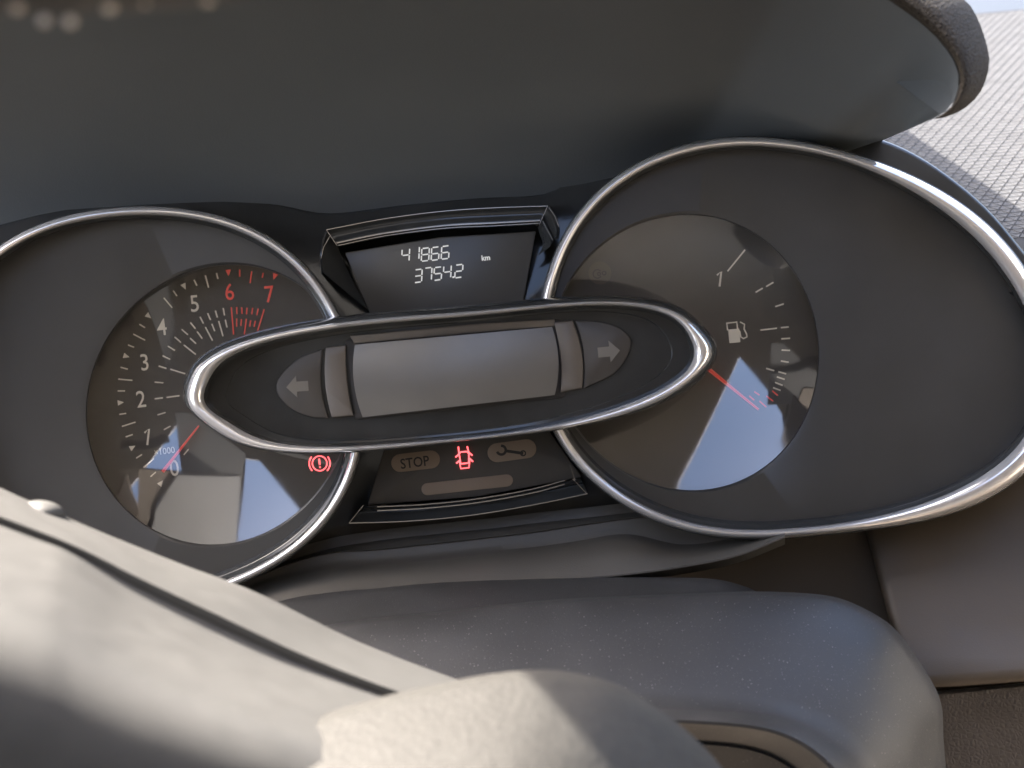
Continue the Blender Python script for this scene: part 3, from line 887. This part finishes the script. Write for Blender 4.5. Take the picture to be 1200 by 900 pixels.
# ------------------------------------------------------------------ steering column cover
shr = thing('steering_column_cover', 'dusty dark grey plastic cover of the steering column under the gauges', 'column cover', P(760, 880, 40))
ra = [(250, 730), (330, 704), (380, 695), (447, 689), (497, 684), (578, 680), (700, 677), (800, 677), (840, 679), (866, 685), (884, 692), (900, 706)]
rb = [(250, 737), (330, 711), (380, 702), (447, 696), (497, 691), (578, 687), (700, 683.5), (790, 682.5), (830, 684), (856, 689), (874, 697), (885, 710)]
rc = [(250, 790), (330, 752), (408, 734), (470, 726), (532, 720), (600, 714), (700, 708), (790, 704), (820, 705), (845, 708), (860, 715), (868, 730)]
strip('rear_cover', [(sh(ra, 0), -6), (ra, 20), (rb, 26), (rc, 48)], M['shroud'], shr, 70, 60)
c0 = [(240, 775), (320, 748), (408, 728), (532, 714), (656, 702), (744, 698), (830, 694.5), (888, 693), (954, 696), (990, 703), (1026, 720), (1050, 738), (1071, 765), (1095, 804), (1104, 830), (1106, 870), (1114, 960)]
def toward(pts, c, t):
    return [(x + (c[0] - x) * t, y + (c[1] - y) * t) for x, y in pts]
c3 = [(240, 930), (320, 890), (408, 862), (500, 846), (600, 834), (690, 828), (770, 826), (840, 829), (890, 832), (925, 838), (955, 848), (980, 861), (1003, 880), (1020, 905), (1032, 940), (1040, 980), (1046, 1040)]
c4 = [(240, 950), (320, 910), (408, 880), (500, 864), (600, 851), (690, 845), (770, 843), (838, 846), (880, 850), (912, 857), (938, 868), (960, 883), (978, 900), (992, 925), (1002, 960), (1010, 1000), (1014, 1060)]
c5 = [(x, y + 22) if x < 770 else (x - (x - 770) * .12, y + 24) for x, y in c4]
mid1 = [((a[0] * .8 + b[0] * .2), (a[1] * .8 + b[1] * .2)) for a, b in zip(toward(c0, (740, 900), .05), c3)]
mid2 = [((a[0] * .42 + b[0] * .58), (a[1] * .42 + b[1] * .58)) for a, b in zip(c0, c3)]
mid3 = [((a[0] * .12 + b[0] * .88), (a[1] * .12 + b[1] * .88)) for a, b in zip(c0, c3)]
strip('front_cover', [(sh(c0, 1), 5), (c0, 46), (toward(c0, (740, 900), .008), 51), (toward(c0, (740, 900), .03), 56), (mid1, 62), (mid2, 73), (mid3, 80), (c3, 83), (between(c3, c4, .35), 90), (between(c3, c4, .8), 98), (c4, 100), (between(c4, c5, .15), 100), (between(c4, c5, .95), 86), (c5, 85.6), (sh(c5, 3), 86.2), (sh(c5, 80), 70)], M['shroud'], shr, 110, 50)

# ------------------------------------------------------------------ steering wheel
whl = thing('steering_wheel', 'blurred sunlit leather steering wheel spoke and hub pad at the lower left', 'steering wheel', P(300, 900, 170))
s_top = [(-160, 505), (-60, 545), (30, 585), (120, 624), (210, 660), (300, 694), (400, 743), (470, 772), (560, 806), (660, 850)]
g_up = [(-160, 560), (-60, 590), (40, 626), (90, 646), (160, 683), (240, 722), (330, 764), (410, 797), (480, 822), (560, 850)]
g_lo = [(-160, 566), (-60, 597), (40, 634), (80, 650), (150, 694), (230, 735), (320, 776), (405, 807), (478, 832), (556, 862)]
f_mid = [(-160, 700), (-60, 730), (40, 765), (90, 790), (150, 815), (230, 842), (320, 870), (400, 900), (470, 930), (540, 960)]
f_low = [(-160, 840), (-60, 860), (40, 890), (90, 910), (150, 935), (230, 960), (320, 990), (400, 1020), (470, 1050), (540, 1080)]
f_und = [(-160, 930), (-60, 960), (40, 1000), (90, 1020), (150, 1040), (230, 1070), (320, 1100), (400, 1130), (470, 1160), (540, 1180)]
def lift(pts, dw):
    return [(x, y, w) for (x, y), w in zip(pts, dw)]
strip('spoke', [(sh(s_top, 30), 95), (sh(s_top, 6), 112), (sh(s_top, 1), 122), (s_top, 128), (between(s_top, g_up, .12), 136), (between(s_top, g_up, .5), 148), (between(s_top, g_up, .85), 156), (g_up, 156), (between(g_up, g_lo, .25), 155.6), (between(g_up, g_lo, .75), 156.6),
                (g_lo, 159), (between(g_lo, f_mid, .12), 166), (between(g_lo, f_mid, .4), 180), (between(g_lo, f_mid, .75), 192), (f_mid, 197), (between(f_mid, f_low, .4), 200), (f_low, 199), (f_und, 185), (sh(f_und, 60), 120)], M['wheel'], whl, 90, 70)
loft('seam_knot', [[P(46 + 30 * math.cos(2 * math.pi * i / 20) * math.sin(math.pi * k / 8), 603 + 17 * math.sin(2 * math.pi * i / 20) * math.sin(math.pi * k / 8), 131 + 7 * math.cos(math.pi * k / 8)) for i in range(20)] for k in range(9)], M['wheel'], whl, sharp=80)
h_edge = [(120, 960), (215, 898), (300, 862), (400, 830), (470, 811), (540, 796), (590, 788), (640, 785), (680, 790), (720, 801), (760, 822), (800, 852), (840, 892), (880, 950)]
h_c = (520, 1150)
strip('hub_pad', [(toward(sh(h_edge, 6), h_c, .03), 150), (sh(h_edge, 2), 170), (h_edge, 178), (toward(h_edge, h_c, .012), 183), (toward(h_edge, h_c, .035), 187), (toward(h_edge, h_c, .055), 188.5), (toward(h_edge, h_c, .10), 193), (toward(h_edge, h_c, .25), 204), (toward(h_edge, h_c, .45), 216), (toward(h_edge, h_c, .8), 228)], M['hub'], whl, 120, 60)
# top of the rim, close to the lens, just dipping into the picture
rim_c = curve([(-420, 120, 285), (-200, 20, 287), (-40, -24, 288), (110, -30, 289), (250, -40, 290), (330, -62, 291)], 60)
rings = []
for k in range(17):
    a = 2 * math.pi * k / 16
    rings.append([P(v.x + 40 * .12 * math.cos(a), v.y + 46 * math.sin(a), v.z + 9 * math.cos(a)) for v in rim_c])
loft('rim', rings, M['wheel'], whl, closed=False, sharp=80)
for x, y, r in ((52, 24, 7), (82, 25, 7), (128, 8, 8), (243, -1, 8), (20, 8, 8), (170, 2, 6)):  # pale blobs added in place of blurred sunlit highlights
    loft('highlight_blob', [[P(x + r * math.cos(2 * math.pi * i / 12) * math.sin(math.pi * k / 6), y + r * math.sin(2 * math.pi * i / 12) * math.sin(math.pi * k / 6), 293 + 2 * math.cos(math.pi * k / 6)) for i in range(12)] for k in range(7)], M['highlight'], whl, sharp=80)
# ================================================================== the cabin behind the camera, as far as the chrome and the clear lenses mirror it, with added openings and plates
ROOF = 1.50
def mirrored(px, py, c, rad=158.0):
    """where the sight line of a pixel, mirrored in the concave lens, meets the roof lining"""
    p = P(px, py, wf - 4)
    d = (p - CAM).normalized()
    k = 2 * DISH / (rad * S * 1000) / rad
    nn = (CB - CR * (k * (px - c[0])) + CU * (k * (py - c[1]))).normalized()
    r = d - 2 * d.dot(nn) * nn
    q = p + r * ((ROOF - p.z) / r.z)
    return Vector((q.x, q.y))
from mathutils.geometry import tessellate_polygon
open_r = [mirrored(x, y, fc_) for x, y in ((868, 418), (905, 459), (926, 490), (932, 528), (905, 562), (830, 581), (791, 579))]  # made-up roof openings, traced back from the sky patches in the lenses
open_l = [mirrored(x, y, tc_) for x, y in ((288, 536), (304, 538), (366, 616), (330, 655), (275, 655))]
outl = [Vector(v) for v in ((-.76, -1.05), (1.1, -1.05), (1.1, -.15), (-.76, -.15))]
loops = [outl, open_r, open_l]
flat = [v for l in loops for v in l]
tris = tessellate_polygon([[Vector((v.x, v.y, 0)) for v in l] for l in loops])
nv = len(flat)
verts = [Vector((v.x, v.y, ROOF)) for v in flat] + [Vector((v.x, v.y, ROOF + .005)) for v in flat]
faces = [tuple(t) for t in tris] + [tuple(i + nv for i in reversed(t)) for t in tris]
k0 = 0
for l in loops:
    m = len(l)
    faces += [(k0 + i, k0 + (i + 1) % m, k0 + (i + 1) % m + nv, k0 + i + nv) for i in range(m)]
    k0 += m
rf = obj('car_roof', verts, faces, M['lining'], None, False, at=Vector((0, -.8, ROOF)))
tag(rf, 'beige roof lining with two added openings that shape the lens reflections above and behind the camera', 'roof')
# the shell closes behind the camera and along both sides, with the front windows left open
prof = [(-1.05, ROOF + .004), (-1.25, ROOF - .02), (-1.42, ROOF - .10), (-1.54, ROOF - .25), (-1.60, 1.0), (-1.62, .6), (-1.62, .2)]
rows_ = [[Vector((x, y, z)) for x in (-.76, -.5, 0, .5, 1.1)] for y, z in prof]
tag(loft('rear_lining', rows_, M['lining'], None, closed=False, sharp=80, at=Vector((0, -1.5, .2))), 'beige trim closing the rear of the cabin', 'cabin trim')
def box(name, a, b, mat_, parent=None, bev=.02):
    """trim block with softened edges"""
    (x0, y0, z0), (x1, y1, z1) = a, b
    o = rounded([(x0, y0), (x1, y0), (x1, y1), (x0, y1)], bev * 2, 4)
    ring = lambda z, d: [Vector((x + (bev * d if x < (x0 + x1) / 2 else -bev * d), y + (bev * d if y < (y0 + y1) / 2 else -bev * d), z)) for x, y in o]
    return loft(name, [ring(z0, 1), ring(z0 + bev, 0), ring(z1 - bev, 0), ring(z1 - bev * .3, .3), ring(z1, 1)], mat_, parent, cap0=True, cap1=True, sharp=70, at=Vector(((x0 + x1) / 2, (y0 + y1) / 2, z0)) if not parent else None)
dr = thing('driver_door', 'beige door trim left of the driver with an open front window', 'door', Vector((-.76, -.6, .2)))
box('door_trim', (-.80, -1.62, .2), (-.74, .35, 1.02), M['lining'], dr, .015)
box('pillar_trim', (-.80, -1.62, 1.0), (-.745, -.60, 1.52), M['lining'], dr, .015)
pd = thing('passenger_door', 'beige door trim on the far passenger side', 'door', Vector((1.08, -.6, .2)))
box('door_trim', (1.05, -1.62, .2), (1.11, .35, 1.02), M['lining'], pd, .015)
box('pillar_trim', (1.055, -1.62, 1.0), (1.11, -.05, 1.52), M['lining'], pd, .015)
tag(box('cabin_floor', (-.78, -1.62, .12), (1.10, .40, .20), M['cloth'], None, .01), 'brown carpeted cabin floor below the wheel', 'floor')
# sun visor at the head of the windscreen: its edge draws the shadow line across the hub pad
VY = -.07
def toward_sun_y(p, y):
    return p + SUN * ((y - p.y) / SUN.y)
vx = -.15
vr = rounded([(-.133, 1.195), (vx + .34, 1.195), (vx + .34, 1.46), (-.185, 1.46), (-.174, 1.28)], .004, 3)
vt = thing('sun_visor', 'beige sun visor folded down in front of the driver', 'sun visor', Vector((vx + .17, VY, 1.46)))
loft('visor_board', [[Vector((x, VY - .008, z)) for x, z in vr], [Vector((x, VY, z)) for x, z in vr]], M['lining'], vt, cap0=True, cap1=True, sharp=40)
box('hinge_rod', (vx + .05, VY - .007, 1.455), (vx + .29, VY - .001, 1.50), M['lining'], vt, .001)
HY = -.20
def mirrored_y(px, py, c, y):
    a_, b_ = P(px, py, wf - 4), mirrored(px, py, c)
    b_ = Vector((b_.x, b_.y, ROOF))
    return a_ + (b_ - a_) * ((y - a_.y) / (b_.y - a_.y))
ho = [mirrored_y(x, y, tc_, HY) for x, y in ((236, 508), (260, 518), (287, 532), (275, 650), (215, 660), (160, 655), (172, 612), (205, 555))]  # unseen plate added so a grey patch mirrors in the left dial
for v in ho:
    v.x = min(v.x, -.034)
    v.z = max(v.z, 1.162 - .13 * v.x)
con = thing('added_grey_plate', 'grey holder hanging from the roof above the steering wheel', 'plate', Vector((-.12, HY, 1.2)))
hr = rounded([(v.x, v.z) for v in ho], .004, 3)
loft('added_plate', [[Vector((x, HY, z)) for x, z in hr], [Vector((x, HY - .004, z)) for x, z in hr]], M['plate_grey'], con, cap0=True, cap1=True, sharp=40)
fo = [mirrored_y(x, y, tc_, HY) for x, y in ((203, 486), (222, 496), (238, 506), (206, 553), (173, 610), (160, 660), (100, 655), (92, 612), (145, 545))]  # added dark flap hides stray sky from the left lens
for v in fo:
    v.x = min(v.x, -.030)
    v.z = max(v.z, 1.162 - .13 * v.x)
fr_ = rounded([(v.x, v.z) for v in fo], .002, 2)
loft('added_flap', [[Vector((x, HY - .0045, z)) for x, z in fr_], [Vector((x, HY - .007, z)) for x, z in fr_]], M['cloth'], con, cap0=True, cap1=True, sharp=40)
BY = -.445
bk = [mirrored_y(x, y, tc_, BY) for x, y in ((203, 484), (222, 484), (240, 496), (264, 513), (288, 531), (283, 562), (205, 562), (180, 530))]  # plate added behind the camera to block sky beside the needle
for v in bk:
    v.x = min(v.x, -.092)
br_ = rounded([(v.x, v.z) for v in bk], .003, 2)
bpn = thing('added_dark_plate', 'dark holder hanging from the roof behind the document holder', 'plate', Vector((-.13, BY, 1.25)))
loft('added_plate', [[Vector((x, BY, z)) for x, z in br_], [Vector((x, BY - .003, z)) for x, z in br_]], M['pale'], bpn, cap0=True, cap1=True, sharp=40)
box('strap', (-.170, BY - .002, max(v.z for v in bk) - .02), (-.160, BY - .001, ROOF), M['pale'], bpn, .0004)
fin = [(-.199, 1.170), (-.125, 1.160), (-.125, 1.22), (-.15, 1.30), (-.199, 1.34)]  # added fin keeps the grey plate out of the right lens
loft('added_fin', [[Vector((-.0325, y, z)) for y, z in fin], [Vector((-.030, y, z)) for y, z in fin]], M['cloth'], con, cap0=True, cap1=True, sharp=40)
hx = max(v.z for v in ho)
box('strap', (-.165, HY - .003, hx - .03), (-.150, HY - .001, ROOF), M['plate_grey'], con, .0005)
